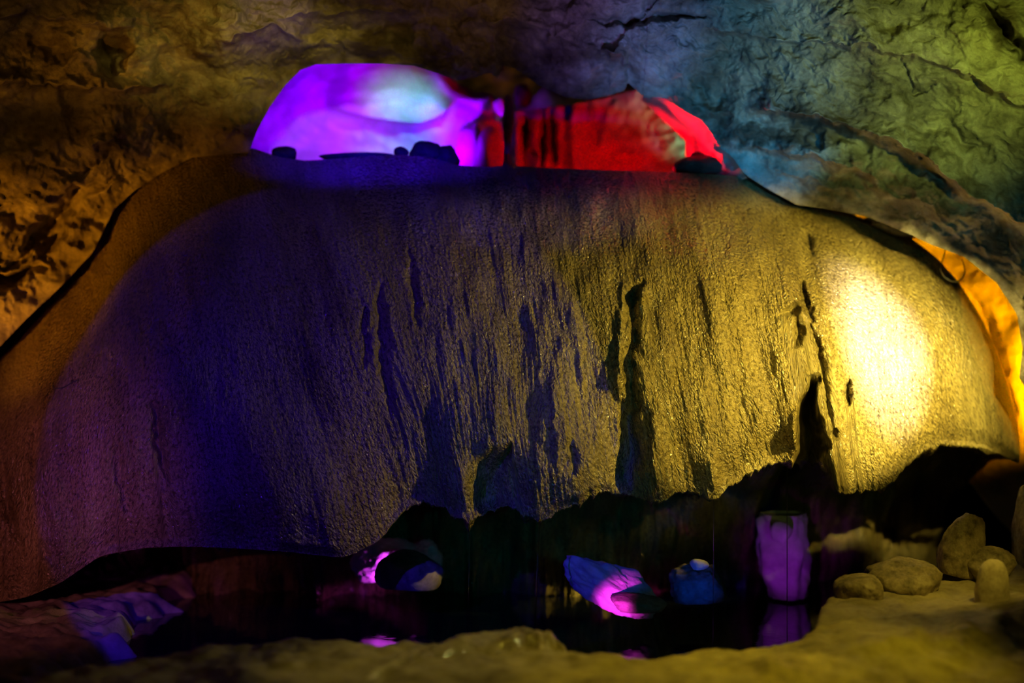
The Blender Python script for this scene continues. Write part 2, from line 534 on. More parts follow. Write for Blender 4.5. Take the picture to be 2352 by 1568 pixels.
def shell_depth(px, py, v, part):
    """v = 1 at the rim"""
    t = 1 - v
    e_ = sstep(0.0, 0.10, t)
    px0, py0 = px, py
    px = px + e_ * (16 * fbm(px0 / 95.0, py0 / 80.0, 3, 161) + 5 * fbm(px0 / 24.0, py0 / 20.0, 2, 163))
    py = py + e_ * (13 * fbm(px0 / 85.0, py0 / 90.0, 3, 165) + 5 * fbm(px0 / 22.0, py0 / 24.0, 2, 167))
    Y = 7.42 + 0 * px
    if part == 'l':
        Y = Y - 0.15 * sstep(700, 0, px) - (1.15 * t ** 1.2)
    elif part == 'c':
        Y = Y - 1.15 * t ** 1.2 + 0.03 * sstep(800, 780, px0) + 0.03 * sstep(1470, 1486, px0)
    else:
        Y = Y - 0.25 * sstep(1700, 2350, px) - 1.15 * t ** 1.25
    Y = Y + 0.11 * fbm(px / 260.0, py / 170.0, 3, 61)
    Y = Y - 0.016 * ridged(px / 130.0 - py / 190.0, py / 80.0 + px / 200.0, 4, 71, 0.45)
    Y = Y + 0.006 * fbm(px / 22.0, py / 20.0, 3, 81, 0.6)
    L = lambda pts, h, r, e=6.0: ledge(px, py, pts, h, r, e)
    G = lambda pts, w, dep, p=2.0, tp=True: groove(px, py, pts, w, dep, p, tp)
    d = 0
    # --- left wall: bedding ledges and gaps
    d = d + L([(-300, 165), (0, 178), (120, 195), (260, 205), (420, 190)], 0.16, 60)
    d = d + L([(-200, 40), (60, 30), (180, 45), (320, 60)], 0.14, 60)
    d = d + L([(190, 330), (250, 330), (285, 350), (300, 395), (300, 430)], 0.16, 45, 12)
    d = d + L([(420, 140), (480, 100), (560, 75), (640, 68), (720, 95)], 0.10, 50, 20)
    d = d + L([(-300, 480), (0, 460), (100, 462), (200, 455), (290, 410)], 0.12, 90, 10)
    d = d + G([(300, 400), (235, 428), (190, 452), (150, 490), (110, 540), (60, 590), (10, 615)], [8, 14, 20, 30, 30, 18, 8], 0.35, 3.0)
    d = d + G([(115, 616), (60, 632), (0, 645), (-100, 650)], [5, 14, 22, 25], 0.35, 3.0, False) * (px < 118)
    d = d + G([(275, 465), (230, 505), (190, 530)], 9, 0.1)
    d = d + G([(260, 70), (270, 140), (300, 165)], 28, 0.25, 3)
    d = d + G([(60, 90), (100, 110), (160, 130)], 24, 0.1)
    d = d + G([(140, 418), (165, 405), (200, 385), (235, 370)], 3.5, 0.05)
    d = d + G([(-50, 465), (40, 462), (90, 468)], 3, 0.05)
    # --- ceiling
    d = d + L([(620, 60), (720, 30), (860, 25), (980, 45)], 0.10, 60, 20)
    d = d + L([(770, 100), (830, 130), (900, 110), (960, 140)], 0.12, 40, 12)
    d = d + G([(860, 75), (930, 80), (950, 120)], 30, 0.16)
    d = d + L([(1060, 60), (1180, 40), (1300, 90), (1420, 130), (1480, 190)], 0.12, 70, 12)
    d = d + G([(1340, 50), (1430, 52), (1520, 38), (1640, 45)], 7, 0.10)
    # --- right wall: strata sweeping down to the right
    d = d + L([(1370, 90), (1390, 130), (1440, 150), (1500, 200), (1540, 235), (1600, 262)], 0.14, 110, 10)
    d = d + L([(1560, 60), (1640, 62), (1760, 88), (1900, 96), (2040, 110), (2140, 135), (2240, 180), (2330, 230), (2450, 300)], 0.11, 60, 5)
    d = d + L([(1700, 275), (1790, 245), (1890, 270), (2000, 300), (2100, 345), (2160, 380), (2230, 440), (2330, 500), (2450, 560)], 0.30, 80, 10)
    d = d + L([(1640, 330), (1700, 345), (1770, 345), (1830, 330)], 0.21, 45, 9)
    d = d + L([(1780, 340), (1850, 360), (1950, 385), (2040, 430)], 0.21, 60, 9)
    d = d + L([(1960, 430), (2060, 450), (2130, 480), (2230, 570), (2300, 600)], 0.18, 60, 8)
    d = d + L([(1720, 395), (1830, 400), (1950, 450), (2080, 500), (2180, 545), (2250, 600)], 0.15, 50, 8)
    d = d + G([(1590, 150), (1610, 200), (1640, 232), (1670, 215)], 12, 0.12)
    d = d + G([(1800, 300), (1860, 310), (1900, 345)], 26, 0.16)
    d = d + G([(2260, 0), (2290, 60), (2330, 110), (2370, 150)], 12, 0.2)
    d = d + G([(2050, 100), (2080, 160), (2100, 210), (2180, 190)], 3, 0.05)
    d = d + G([(2180, 290), (2230, 330), (2300, 380)], 14, 0.07)
    Y = Y + d * sstep(0.0, 0.2, 1 - v) + 0.012 * ridged(px / 46.0, py / 30.0 - px / 90.0, 4, 191) * sstep(0.0, 0.05, 1 - v)
    return Y


DARK_PATCHES = [(1720, 308, 95, 32, 0.85), (1880, 285, 95, 42, 0.7), (1790, 312, 40, 18, 0.4), (1560, 245, 40, 22, 0.4), (860, 110, 75, 38, 0.8), (960, 130, 70, 30, 0.6),  # darker brown patches on walls and ceiling: centre, radii, amount
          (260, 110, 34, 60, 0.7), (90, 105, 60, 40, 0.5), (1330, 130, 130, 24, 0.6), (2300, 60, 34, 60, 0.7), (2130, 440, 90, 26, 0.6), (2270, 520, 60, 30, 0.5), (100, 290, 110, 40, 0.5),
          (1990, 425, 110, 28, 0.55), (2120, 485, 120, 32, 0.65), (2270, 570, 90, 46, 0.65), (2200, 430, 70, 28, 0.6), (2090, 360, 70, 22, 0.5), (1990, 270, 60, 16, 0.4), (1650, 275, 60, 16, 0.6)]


def build_shell(name, top, bot, part, nu, nv, mat, smooth):
    T = resample(top, nu, smooth=smooth)
    B = resample(bot, nu, smooth=max(2, smooth // 4))
    T[0], B[0] = top[0], bot[0]
    v = np.linspace(0, 1, nv)[:, None]
    px = T[None, :, 0] * (1 - v) + B[None, :, 0] * v
    py = T[None, :, 1] * (1 - v) + B[None, :, 1] * v
    Y = shell_depth(px, py, v, part)
    front = P(px, py, Y)
    # the rim turns back and gives the wall its thickness
    tx = np.gradient(B[:, 0])
    ty = np.gradient(B[:, 1])
    ln = np.hypot(tx, ty) + 1e-6
    nx, ny = ty / ln, -tx / ln            # away from the opening (up / outward)
    rows = []
    for k, dy in enumerate((0.03, 0.08, 0.16, 0.28, 0.45)):
        off = (0.5, 2, 5, 12, 26)[k]
        rows.append(P(B[:, 0] + nx * off, B[:, 1] + ny * off, Y[-1] + dy))
    V = np.concatenate([front, np.array(rows)], 0)
    o = mesh_obj(name, V, grid_faces(V.shape[0], nu)[:, ::-1], mat)
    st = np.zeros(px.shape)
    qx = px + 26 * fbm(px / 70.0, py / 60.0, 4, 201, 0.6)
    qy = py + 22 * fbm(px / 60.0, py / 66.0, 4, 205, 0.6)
    for cx, cy, rx, ry, a in DARK_PATCHES:
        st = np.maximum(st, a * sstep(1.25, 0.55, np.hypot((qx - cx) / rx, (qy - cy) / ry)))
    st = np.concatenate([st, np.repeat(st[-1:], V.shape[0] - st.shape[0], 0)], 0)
    at = o.data.attributes.new('dark_patch', 'FLOAT', 'POINT')
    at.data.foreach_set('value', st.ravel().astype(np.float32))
    return o


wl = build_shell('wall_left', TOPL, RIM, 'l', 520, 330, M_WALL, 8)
tag(wl, 'dim brown rock wall with orange-lit ledges and dark slits beside the flowstone', 'cave wall', kind='structure')
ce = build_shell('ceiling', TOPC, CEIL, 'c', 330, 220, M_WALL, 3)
tag(ce, 'dark brown rock ceiling arching over the lit opening', 'cave ceiling', kind='structure')
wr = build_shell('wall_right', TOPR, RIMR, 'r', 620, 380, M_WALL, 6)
tag(wr, 'layered rock wall lit blue, teal and green, sweeping down to the rounded flowstone end', 'cave wall', kind='structure')

# red-lit inner face of the right wall's rim
RO = [(1476, 221), (1530, 227), (1578, 258), (1612, 276), (1637, 310), (1652, 336), (1686, 365), (1702, 390), (1718, 410)]
RI = [(1470, 228), (1492, 246), (1520, 274), (1552, 302), (1574, 324), (1574, 350), (1580, 378), (1610, 400), (1640, 430)]
nu, nv = 120, 40
To, Ti = resample(RO, nu, 3), resample(RI, nu, 3)
v = np.linspace(0, 1, nv)[:, None]
px = To[None, :, 0] * (1 - v) + Ti[None, :, 0] * v
py = To[None, :, 1] * (1 - v) + Ti[None, :, 1] * v
Yr = shell_depth(To[None, :, 0] + 0 * px, To[None, :, 1] + 0 * py, 1.0 + 0 * px, 'r') + 0.02 + 0.75 * v + 0.03 * v * fbm(px / 40, py / 40, 3, 91) + 0.02 * fbm(px / 14, py / 14, 3, 92)
rim = mesh_obj('rim', P(px, py, Yr), grid_faces(nv, nu)[:, ::-1], M_SMOOTH, parent=wr)
rim['label'] = 'smooth red-lit inner edge of the opening'

# recess behind the flowstone's rounded end
RT = [(1960, 470), (2085, 520), (2180, 555), (2260, 600), (2330, 660), (2400, 720), (2480, 850), (2560, 1100)]
RB = [(1960, 760), (2060, 900), (2140, 1000), (2220, 1100), (2300, 1200), (2380, 1280), (2480, 1350), (2620, 1420)]
nu, nv = 220, 160
To, Ti = resample(RT, nu, 6), resample(RB, nu, 6)
v = np.linspace(0, 1, nv)[:, None]
px = To[None, :, 0] * (1 - v) + Ti[None, :, 0] * v
py = To[None, :, 1] * (1 - v) + Ti[None, :, 1] * v
Yr = 8.6 - 0.35 * sstep(2150, 2420, px) + 0.04 * fbm(px / 110, py / 110, 2, 95) + 0.006 * fbm(px / 14, py / 14, 3, 96)
Yr = Yr + groove(px, py, [(2200, 640), (2270, 740), (2310, 900), (2340, 1000)], 12, 0.10)
rec = mesh_obj('wall_recess', P(px, py, Yr), grid_faces(nv, nu)[:, ::-1], M_SMOOTH)
tag(rec, 'glowing orange rock face in the gap behind the rounded end of the flowstone', 'cave wall', kind='structure')

# back of the upper chamber
nu, nv = 200, 120
px = np.linspace(300, 1950, nu)[None, :] + 0 * np.zeros((nv, 1))
py = np.linspace(-150, 480, nv)[:, None] + 0 * px
Yb = 10.6 + 0.3 * fbm(px / 200, py / 120, 4, 101) - 0.6 * sstep(200, -100, py)
wb = mesh_obj('wall_back', P(px, py, Yb), grid_faces(nv, nu)[:, ::-1], M_LEFT)
tag(wb, 'dim olive rock at the back of the upper chamber above the curtain', 'cave wall', kind='structure')

# ------------------------------------------------------------------ violet mound in the chamber
MT = [(470, 40), (560, 40), (680, 50), (800, 60), (900, 80), (980, 130), (1040, 186), (1090, 210), (1128, 214), (1146, 232), (1150, 246)]
MB = [(470, 440), (560, 440), (640, 440), (720, 440), (800, 440), (880, 440), (950, 440), (1000, 430), (1042, 330), (1100, 282), (1148, 258)]
nu, nv = 300, 200
To, Ti = resample(MT, nu, 6), resample(MB, nu, 6)
v = np.linspace(0, 1, nv)[:, None]
px = To[None, :, 0] * (1 - v) + Ti[None, :, 0] * v
py = To[None, :, 1] * (1 - v) + Ti[None, :, 1] * v
Ym = 9.3 - 0.25 * np.exp(-((px - 900) / 260) ** 2 - ((py - 250) / 120) ** 2) - 0.10 * sstep(980, 1100, px)
Ym = Ym - 0.35 * sstep(330, 430, py) + 0.035 * fbm(px / 110, py / 80, 3, 111) + 0.005 * fbm(px / 16, py / 14, 3, 112)
Ym = Ym + ledge(px, py, [(740, 240), (830, 264), (900, 277), (965, 281), (1012, 265), (1050, 226)], 0.15, 120, 6)
Ym = Ym + 0.16 * np.exp(-((v) / 0.06) ** 2) * sstep(1000, 1060, px) + 0.16 * np.exp(-((1 - v) / 0.06) ** 2) * sstep(1000, 1060, px)
front = P(px, py, Ym)
backs = [front[-1] + np.array([0, dy, 0.0]) for dy in (0.1, 0.3, 0.6)]
tops = [front[0] + np.array([0, dy, 0.0]) for dy in (0.6, 0.3, 0.1)]
V = np.concatenate([np.array(tops), front, np.array(backs)], 0)
mound = mesh_obj('rock_mound', V, grid_faces(V.shape[0], nu)[:, ::-1], M_SMOOTH)
tag(mound, 'pale rock dome glowing violet, magenta and icy blue in the upper opening', 'rock')

# ------------------------------------------------------------------ red curtain formation
DT = [(1185, 256), (1240, 249), (1320, 240), (1380, 228), (1436, 212), (1480, 205), (1540, 190), (1610, 180), (1680, 180)]
DB = [(1185, 420)] * 1 + [(1240, 420), (1310, 420), (1370, 420), (1430, 420), (1490, 425), (1550, 430), (1620, 430), (1690, 430)]
nu, nv = 320, 130
To, Ti = resample(DT, nu, 4), resample(DB, nu, 4)
v = np.linspace(0, 1, nv)[:, None]
px = To[None, :, 0] * (1 - v) + Ti[None, :, 0] * v
py = To[None, :, 1] * (1 - v) + Ti[None, :, 1] * v
left = sstep(1420, 1330, px)
Yd = 8.95 - 0.25 * sstep(1380, 1600, px)
Yd = Yd - left * (0.05 * np.sin(px / 13.0 + 0.6 * perlin(py / 90, px / 60, 3)) + 0.04 * perlin(px / 22.0, py / 300, 121))
for pts, w, dep in (([(1247, 235), (1250, 300), (1246, 390)], 7.5, 0.32), ([(1267, 235), (1269, 300), (1273, 385)], 7.5, 0.32),
                    ([(1207, 262), (1208, 355)], 7, 0.25), ([(1308, 232), (1304, 280)], 7, 0.25), ([(1225, 355), (1232, 350)], 8, 0.12)):
    Yd = Yd + groove(px, py, pts, w, dep, 3.0)
for pts, w, dep in (([(1360, 235), (1350, 290)], 7, 0.09), ([(1398, 240), (1384, 310), (1368, 360)], 6, 0.07), ([(1412, 225), (1405, 260)], 6, 0.06),
                    ([(1195, 262), (1194, 320)], 6, 0.06)):
    Yd = Yd - groove(px, py, pts, w, dep)
for pts in ([(1350, 330), (1370, 350), (1440, 352), (1500, 340), (1590, 325)], [(1420, 390), (1500, 375), (1560, 360), (1592, 345)], [(1510, 285), (1530, 260), (1560, 250)]):
    Yd = Yd + groove(px, py, pts, 2.2, 0.012, 2.0, True, 0.3)
Yd = Yd - groove(px, py, [(1400, 352), (1440, 352), (1468, 345)], 7, 0.05)
Yd = Yd + 0.04 * fbm(px / 80, py / 60, 3, 123) + 0.008 * fbm(px / 12, py / 14, 3, 124)
front = P(px, py, Yd)
tops = [front[0] + np.array([0, dy, dz]) for dy, dz in ((0.7, 0.02), (0.3, 0.02), (0.08, 0.012))]
V = np.concatenate([np.array(tops), front], 0)
drape = mesh_obj('rock_curtain', V, grid_faces(V.shape[0], nu)[:, ::-1], M_DRAPE)
tag(drape, 'red-lit rock curtain with dark vertical folds, turning pale green at one end', 'rock curtain')


# ------------------------------------------------------------------ stones
def rock_verts(center, dims, seed, sub=5, planes=16, rough=0.06, flat=0.0, soft=9.0):
    import bmesh
    bm = bmesh.new()
    bmesh.ops.create_icosphere(bm, subdivisions=sub, radius=1.0)
    n = np.array([v.co[:] for v in bm.verts])
    fc = np.array([[v.index for v in f.verts] for f in bm.faces])
    bm.free()
    n /= np.linalg.norm(n, axis=1)[:, None]
    rg = np.random.RandomState(seed)
    pl = rg.randn(planes, 3)
    pl /= np.linalg.norm(pl, axis=1)[:, None]
    h = 0.72 + 0.28 * rg.rand(planes)
    dots = n @ pl.T
    inv = np.maximum(dots, 0) / h[None, :]
    r = 1.0 / (np.sum(inv ** soft, 1) + 0.9 ** soft) ** (1 / soft)
    r = r * (1 + rough * fbm3(n * 2.2, 4, seed, 0.55) + rough * 0.4 * fbm3(n * 8, 3, seed + 3, 0.6))
    q = n * r[:, None] * np.asarray(dims) * 0.5
    if flat:
        q[:, 2] = np.maximum(q[:, 2], -flat * dims[2] * 0.5)
    return q + np.asarray(center), fc


def rot_z(q, c, a):
    q = q - c
    ca, sa = math.cos(a), math.sin(a)
    return np.stack([q[:, 0] * ca - q[:, 1] * sa, q[:, 0] * sa + q[:, 1] * ca, q[:, 2]], -1) + c


def rot_y(q, c, a):
    q = q - c
    ca, sa = math.cos(a), math.sin(a)
    return np.stack([q[:, 0] * ca + q[:, 2] * sa, q[:, 1], -q[:, 0] * sa + q[:, 2] * ca], -1) + c


def stone(name, px0, px1, py0, py1, Y, seed, mat, label, cat='stone', depth=None, tilt=0.0, sub=5, planes=14, rough=0.06, flat=0.6, group=None, parent=None, soft=9.0, over=1.08):
    """a stone that fills this window of view at distance Y"""
    w = (px1 - px0) / F * Y * over
    h = (py1 - py0) / F * Y * over
    c = np.array(P((px0 + px1) / 2, (py0 + py1) / 2, Y))
    q, fc = rock_verts(c, (w, depth or max(w, h) * 0.8, h), seed, sub, planes, rough, flat, soft)
    if tilt:
        q = rot_y(q, c, tilt)
    base = np.array([c[0], c[1], q[:, 2].min()])
    o = mesh_obj(name, q, fc, mat, parent=parent, origin=base)
    if cat:
        tag(o, label, cat, group)
    elif label:
        o['label'] = label
    return o


LY = lambda px: float(lip_at(px)[1]) + 0.10
stone('stone', 622, 684, 338, 372, LY(652), 3, M_SILHOUETTE, 'small dark rounded stone alone at the violet end of the flowstone crest', depth=0.12, tilt=0.12)
stone('flat_stone', 722, 908, 350, 374, LY(800), 5, M_SILHOUETTE, 'long low flat stone lying along the crest below the violet dome', depth=0.2, rough=0.03)
stone('stone', 906, 936, 338, 362, LY(920), 8, M_SILHOUETTE, 'little square block between the long flat stone and the larger dark rock', depth=0.07, planes=6, soft=14)
stone('rock', 938, 1022, 328, 376, LY(980), 12, M_SILHOUETTE, 'larger dark rounded rock on the crest in front of the violet dome', cat='rock', depth=0.2)
stone('rock', 992, 1054, 336, 392, LY(1025), 15, M_SILHOUETTE, 'dark slab leaning down against the larger rock on the crest', cat='rock', depth=0.16, tilt=0.75, planes=8, soft=14)
rk = stone('rock', 1556, 1658, 362, 410, LY(1605), 18, M_SILHOUETTE, 'dark low boulder on the crest beside the red inner edge', cat='rock', depth=0.25)
stone('stone', 1588, 1622, 350, 372, LY(1605) + 0.02, 19, M_SILHOUETTE, 'small dark stone perched on top of the low boulder by the red edge', depth=0.08, sub=4)

# pink rocks between the dome and the dark post
stone('rock', 1048, 1112, 280, 420, 8.75, 21, M_PALE, 'tall pinkish rock standing between violet dome and red blocks', cat='rock', depth=0.18, planes=9, soft=14)
stone('rock', 1098, 1168, 300, 420, 8.65, 23, M_PALE, 'lower pink-red rock beside the foot of the dark post', cat='rock', depth=0.16, planes=9, soft=14, tilt=-0.15)
stone('rock', 1086, 1150, 268, 336, 8.95, 25, M_PALE, 'red angular block wedged under the snout of the violet dome', cat='rock', depth=0.2, planes=8, soft=14)
stone('stone', 1132, 1160, 226, 276, 8.95, 27, M_PALE, 'small upright red stone beside the top of the dark post', depth=0.08, sub=4)
stone('rock', 1180, 1224, 192, 258, 9.05, 29, M_SILHOUETTE, 'black knob of rock sitting on the end of the red curtain, beside the dark post', cat='rock', depth=0.14)


def lathe_post(name, pts, Y, mat, seed, lumpy=0.22):
    """an uneven vertical post: (px centre, py, half width in px)"""
    pts = np.array(pts, float)
    n, k = 90, 40
    C = resample(pts, n, 2)
    a = np.linspace(0, 2 * PI, k, endpoint=False)
    V = []
    for i in range(n):
        c = P(C[i, 0], C[i, 1], Y)
        r = C[i, 2] / F * Y * (1 + lumpy * fbm(np.cos(a) * 1.1 + 3 * np.sin(a) + i * 0.015, np.sin(a) * 1.3 + i * 0.035, 3, seed))
        V.append(np.stack([c[0] + r * np.cos(a), c[1] + r * np.sin(a), c[2] + 0 * a], -1))
    V = np.array(V)
    base = V[-1].mean(0)
    return mesh_obj(name, V, grid_faces(n, k, True)[:, ::-1], mat, origin=base)


po = lathe_post('stalagmite', [(1166, 218, 3), (1166, 228, 9), (1168, 250, 11), (1168, 285, 12), (1166, 310, 9), (1166, 340, 7), (1166, 365, 8), (1165, 380, 12), (1165, 398, 22)], 7.75, M_STONE, 41)
tag(po, 'thin dark blue stone post standing on the crest between dome and red curtain', 'stalagmite')

# pale crumbly shelf above the yellow flank
stone('rock', 1985, 2092, 500, 548, 7.72, 33, M_TAN, 'crumbly pale-lit shelf of rock peeping over the yellow flowstone flank', cat='rock', depth=0.3, tilt=0.33, rough=0.16, flat=0)

# ------------------------------------------------------------------ floor bank, pool, foreground
EDGE_PX = [(-1200, 1640), (-300, 1600), (0, 1566), (200, 1525), (400, 1492), (600, 1472), (720, 1464), (900, 1468), (1050, 1472), (1240, 1478), (1300, 1494), (1420, 1500), (1520, 1496), (1640, 1480),
           (1760, 1466), (1830, 1456), (1866, 1440), (1880, 1410), (1895, 1386), (1960, 1370), (2060, 1360), (2352, 1300), (2700, 1280)]
ZB = 0.46
ex, ey = [], []
for a_, b_ in EDGE_PX:
    Y_ = (CAMZ - ZB) * F / (b_ - HGT / 2)
    ex.append((a_ - W / 2) / F * Y_)
    ey.append(Y_)
ex, ey = np.array(ex), np.array(ey)
nx_, ny_ = 520, 420
gx = np.linspace(-3.6, 3.3, nx_)[None, :] + np.zeros((ny_, 1))
gy = np.linspace(2.6, 8.3, ny_)[:, None] + 0 * gx
ed = np.interp(gx, ex, ey) + 0.04 * fbm(gx * 5, gy * 0 + 1.3, 3, 131)
bank = ZB + 0.025 * fbm(gx * 2.2, gy * 2.2, 4, 133) + 0.012 * fbm(gx * 9, gy * 9, 3, 134)
bank = bank + 0.06 * sstep(4.55, 4.2, gy) - 0.0 * gx
bank = bank + 0.05 * sstep(0.9, 2.2, gx) * sstep(4.8, 6.0, gy)
# rubble ridge running up to the right
rd, rs, ra = poly_dist(gx, gy, [(0.9, 4.9), (1.5, 5.25), (2.1, 5.7), (2.6, 6.1)])
bank = bank + 0.045 * np.exp(-(rd / 0.10) ** 2) * (0.7 + 0.6 * perlin(gx * 11, gy * 11, 135))
bank = bank - 0.05 * np.exp(-((rs * rd + 0.28) / 0.2) ** 2) * sstep(0.9, 1.5, gx)
mask = sstep(0.10, -0.06, gy - ed)
low = 0.02 + 0.03 * fbm(gx * 3, gy * 3, 3, 136)
shelf_m = sstep(-1.55, -1.9, gx + 0.12 * fbm(gx * 3, gy * 3, 3, 137)) * sstep(5.15, 5.4, gy)
low = np.maximum(low, 0.02 + 0.30 * shelf_m + 0.03 * fbm(gx * 7, gy * 7, 4, 138) * shelf_m)
gz = low * (1 - mask) + bank * mask
fl = mesh_obj('floor', np.stack([gx, gy, gz], -1), grid_faces(ny_, nx_), M_FLOOR)
tag(fl, 'muddy yellowish rock bank in the foreground dropping to the dark pool', 'cave floor', kind='structure')

ZW = 0.22
q = np.array([(-3.6, 4.6, ZW), (3.3, 4.6, ZW), (3.3, 8.3, ZW), (-3.6, 8.3, ZW)])
wx = np.linspace(-3.6, 3.3, 60)[None, :] + np.zeros((40, 1))
wy = np.linspace(4.7, 8.3, 40)[:, None] + 0 * wx
po_ = mesh_obj('pool_water', np.stack([wx, wy, ZW + 0 * wx], -1), grid_faces(40, 60), M_WATER)
tag(po_, 'still black pool under the flowstone lip, faintly mirroring the purple rocks', 'water', kind='structure')

# foreground wet ridge
def ridge_rock(name, line, Y0, mat, label):
    """a low elongated hump along (px, py of crest, Y, half width m, height m)"""
    C = resample(line, 120, 6)
    k = 40
    a = np.linspace(0, PI, k)
    V = []
    for i in range(120):
        c = P(C[i, 0], C[i, 1], C[i, 2])
        w, h = C[i, 3], C[i, 4]
        n = 1 + 0.16 * fbm(np.full(k, i * 0.06), a * 2.2, 4, 141)
        V.append(np.stack([c[0] + 0 * a, c[1] - np.cos(a) * w * n, c[2] - h + np.sin(a) ** 0.8 * h * n], -1))
    V = np.array(V)
    base = [V[:, :, 0].mean(), V[:, :, 1].mean(), V[:, :, 2].min()]
    return tag(mesh_obj(name, V, grid_faces(120, k)[:, ::-1], mat, origin=base), label, 'rock')


ridge_rock('wet_ledge', [(700, 1610, 4.55, 0.03, 0.04), (800, 1578, 4.72, 0.10, 0.09), (880, 1532, 4.94, 0.13, 0.11), (950, 1494, 5.1, 0.14, 0.12), (1050, 1470, 5.24, 0.15, 0.13), (1140, 1456, 5.34, 0.16, 0.14), (1215, 1446, 5.4, 0.17, 0.15),
                         (1256, 1448, 5.4, 0.16, 0.15), (1284, 1470, 5.36, 0.12, 0.12), (1304, 1500, 5.28, 0.04, 0.05)], 5, M_WETROCK,
           'low wet rock ridge with glistening points at the near edge of the pool')

stone('boulder', 1908, 2022, 1312, 1412, 6.2, 51, M_BOULDER, 'rounded brown boulder at the pool corner beside the long boulder', cat='boulder', depth=0.3, planes=12)
stone('boulder', 2000, 2172, 1278, 1404, 6.35, 53, M_BOULDER, 'long dark mottled boulder between the rounded one and the upright slab', cat='boulder', depth=0.35, planes=12, rough=0.09)
stone('rock', 2158, 2252, 1176, 1352, 6.5, 56, M_BOULDER, 'upright pointed brown slab standing behind the boulders', cat='rock', depth=0.2, planes=9, soft=12, tilt=0.22)
stone('rock', 2210, 2330, 1262, 1350, 6.45, 58, M_BOULDER, 'reddish brown rock just behind the small dome-topped stone', cat='rock', depth=0.25)
ds = lathe_post('dome_stone', [(2282, 1284, 1), (2282, 1285, 11), (2282, 1291, 21), (2281, 1304, 29), (2281, 1322, 34), (2280, 1345, 37), (2279, 1368, 38), (2279, 1392, 38)], 5.95, M_TAN, 61, 0.06)
tag(ds, 'small bright dome-topped yellow stone standing on the bank', 'stone')
stone('stone', 2326, 2380, 1408, 1470, 5.6, 63, M_TAN, 'bright yellow stone at the edge of the picture on the bank', cat='stone', depth=0.14)
stone('rock', 2318, 2470, 1105, 1420, 6.9, 65, M_BOULDER, 'brown rock below the orange recess at the picture edge', cat='rock', depth=0.3)

# rocks in the undercut
stone('boulder', 870, 1022, 1262, 1370, 7.0, 71, M_STONE, 'dark mound in front of the purple-lit rock arch under the flowstone', cat='boulder', depth=0.3, rough=0.04)
stone('rock', 812, 950, 1236, 1330, 7.32, 73, M_PALE, 'purple-lit sloping rock under the flowstone behind the dark mound', cat='rock', depth=0.25, tilt=-0.45, rough=0.12, flat=0)
stone('rock', 930, 1018, 1236, 1330, 7.35, 75, M_PALE, 'thin purple-edged rock beside the sloping one under the flowstone', cat='rock', depth=0.2, tilt=0.5, rough=0.12, flat=0)
stone('rock', 1300, 1500, 1296, 1396, 6.75, 77, M_PALE, 'slanting slab with a bright pink patch at the pool edge', cat='rock', depth=0.3, tilt=0.5, rough=0.12, planes=9, soft=14, flat=0)
stone('rock', 1400, 1520, 1360, 1412, 6.55, 79, M_STONE, 'low pink and blue rock at the waterline under the slanting slab', cat='rock', depth=0.2)
stone('rock', 1530, 1668, 1290, 1402, 6.9, 81, M_STONE, 'blue-lit broken rock in the undercut between slab and purple column', cat='rock', depth=0.3, rough=0.14)
stone('stone', 1584, 1630, 1284, 1312, 6.85, 83, M_PALE, 'small bright violet stone on top of the blue-lit rock', depth=0.07, sub=4)
cm = lathe_post('rock_column', [(1798, 1178, 50), (1798, 1195, 56), (1800, 1240, 58), (1800, 1280, 56), (1802, 1320, 52), (1808, 1352, 44), (1810, 1372, 40)], 7.6, M_PALE, 85)
tag(cm, 'stubby purple-lit rock column under the flowstone at the back of the pool', 'rock column')
stone('stone', 1770, 1824, 1196, 1246, 7.38, 87, M_PALE, 'round violet stone lodged against the top of the purple column', depth=0.1, sub=4, flat=0, rough=0.03)


# ------------------------------------------------------------------ water threads and wires
def tube(name, pts, radii, mat, label, cat, group=None, seg=10, parent=None):
    pts = np.array(pts, float)
    n = len(pts)
    tg = np.gradient(pts, axis=0)
    tg /= np.linalg.norm(tg, axis=1)[:, None] + 1e-9
    V = []
    ref = np.array([0.13, 1.0, 0.07])
    for i in range(n):
        a1 = np.cross(tg[i], ref)
        a1 /= np.linalg.norm(a1)
        a2 = np.cross(tg[i], a1)
        a = np.linspace(0, 2 * PI, seg, endpoint=False)
        V.append(pts[i] + radii[i] * (np.cos(a)[:, None] * a1 + np.sin(a)[:, None] * a2))
    V = np.array(V)
    f = grid_faces(n, seg, True)
    base = pts[np.argmin(pts[:, 2])]
    o = mesh_obj(name, V, f, mat, parent=parent, origin=base)
    if cat:
        tag(o, label, cat, group)
    return o


for bx, lean, yb, r, lab in ((1078, -4, 1470, 0.002, 'faint thin water thread falling from the drip behind the wet ledge'),
                             (1240, -14, 1480, 0.0035, 'brightest and thickest water thread, falling from the longest flowstone drip'),
                             (1640, -2, 1420, 0.002, 'faint water thread falling from the yellow drip in front of the violet stone'),
                             (1842, 0, 0, 0.0, '')):
    if not r:
        continue
    d0 = drip_at(bx)
    n = 30
    t = np.linspace(0, 1, n)
    z1 = ZW - 0.01
    pts = np.stack([d0[0] + lean / F * d0[1] * t, d0[1] - 0.01 + 0 * t, d0[2] + 0.02 + (z1 - d0[2] - 0.02) * t], -1)
    tube('water_stream', pts, r * (1 + 0.7 * np.exp(-t * 25)) * (1 + 0.15 * np.sin(t * 60)), M_STREAM, lab, 'water stream', 'water threads falling from the flowstone drips')
t = np.linspace(0, 1, 30)
p0 = np.array(drip_at(1806)) + np.array([0, -0.01, 0.02])
pts = np.stack([p0[0] + 0 * t, p0[1] + 0 * t, p0[2] + (ZW - 0.01 - p0[2]) * t], -1)
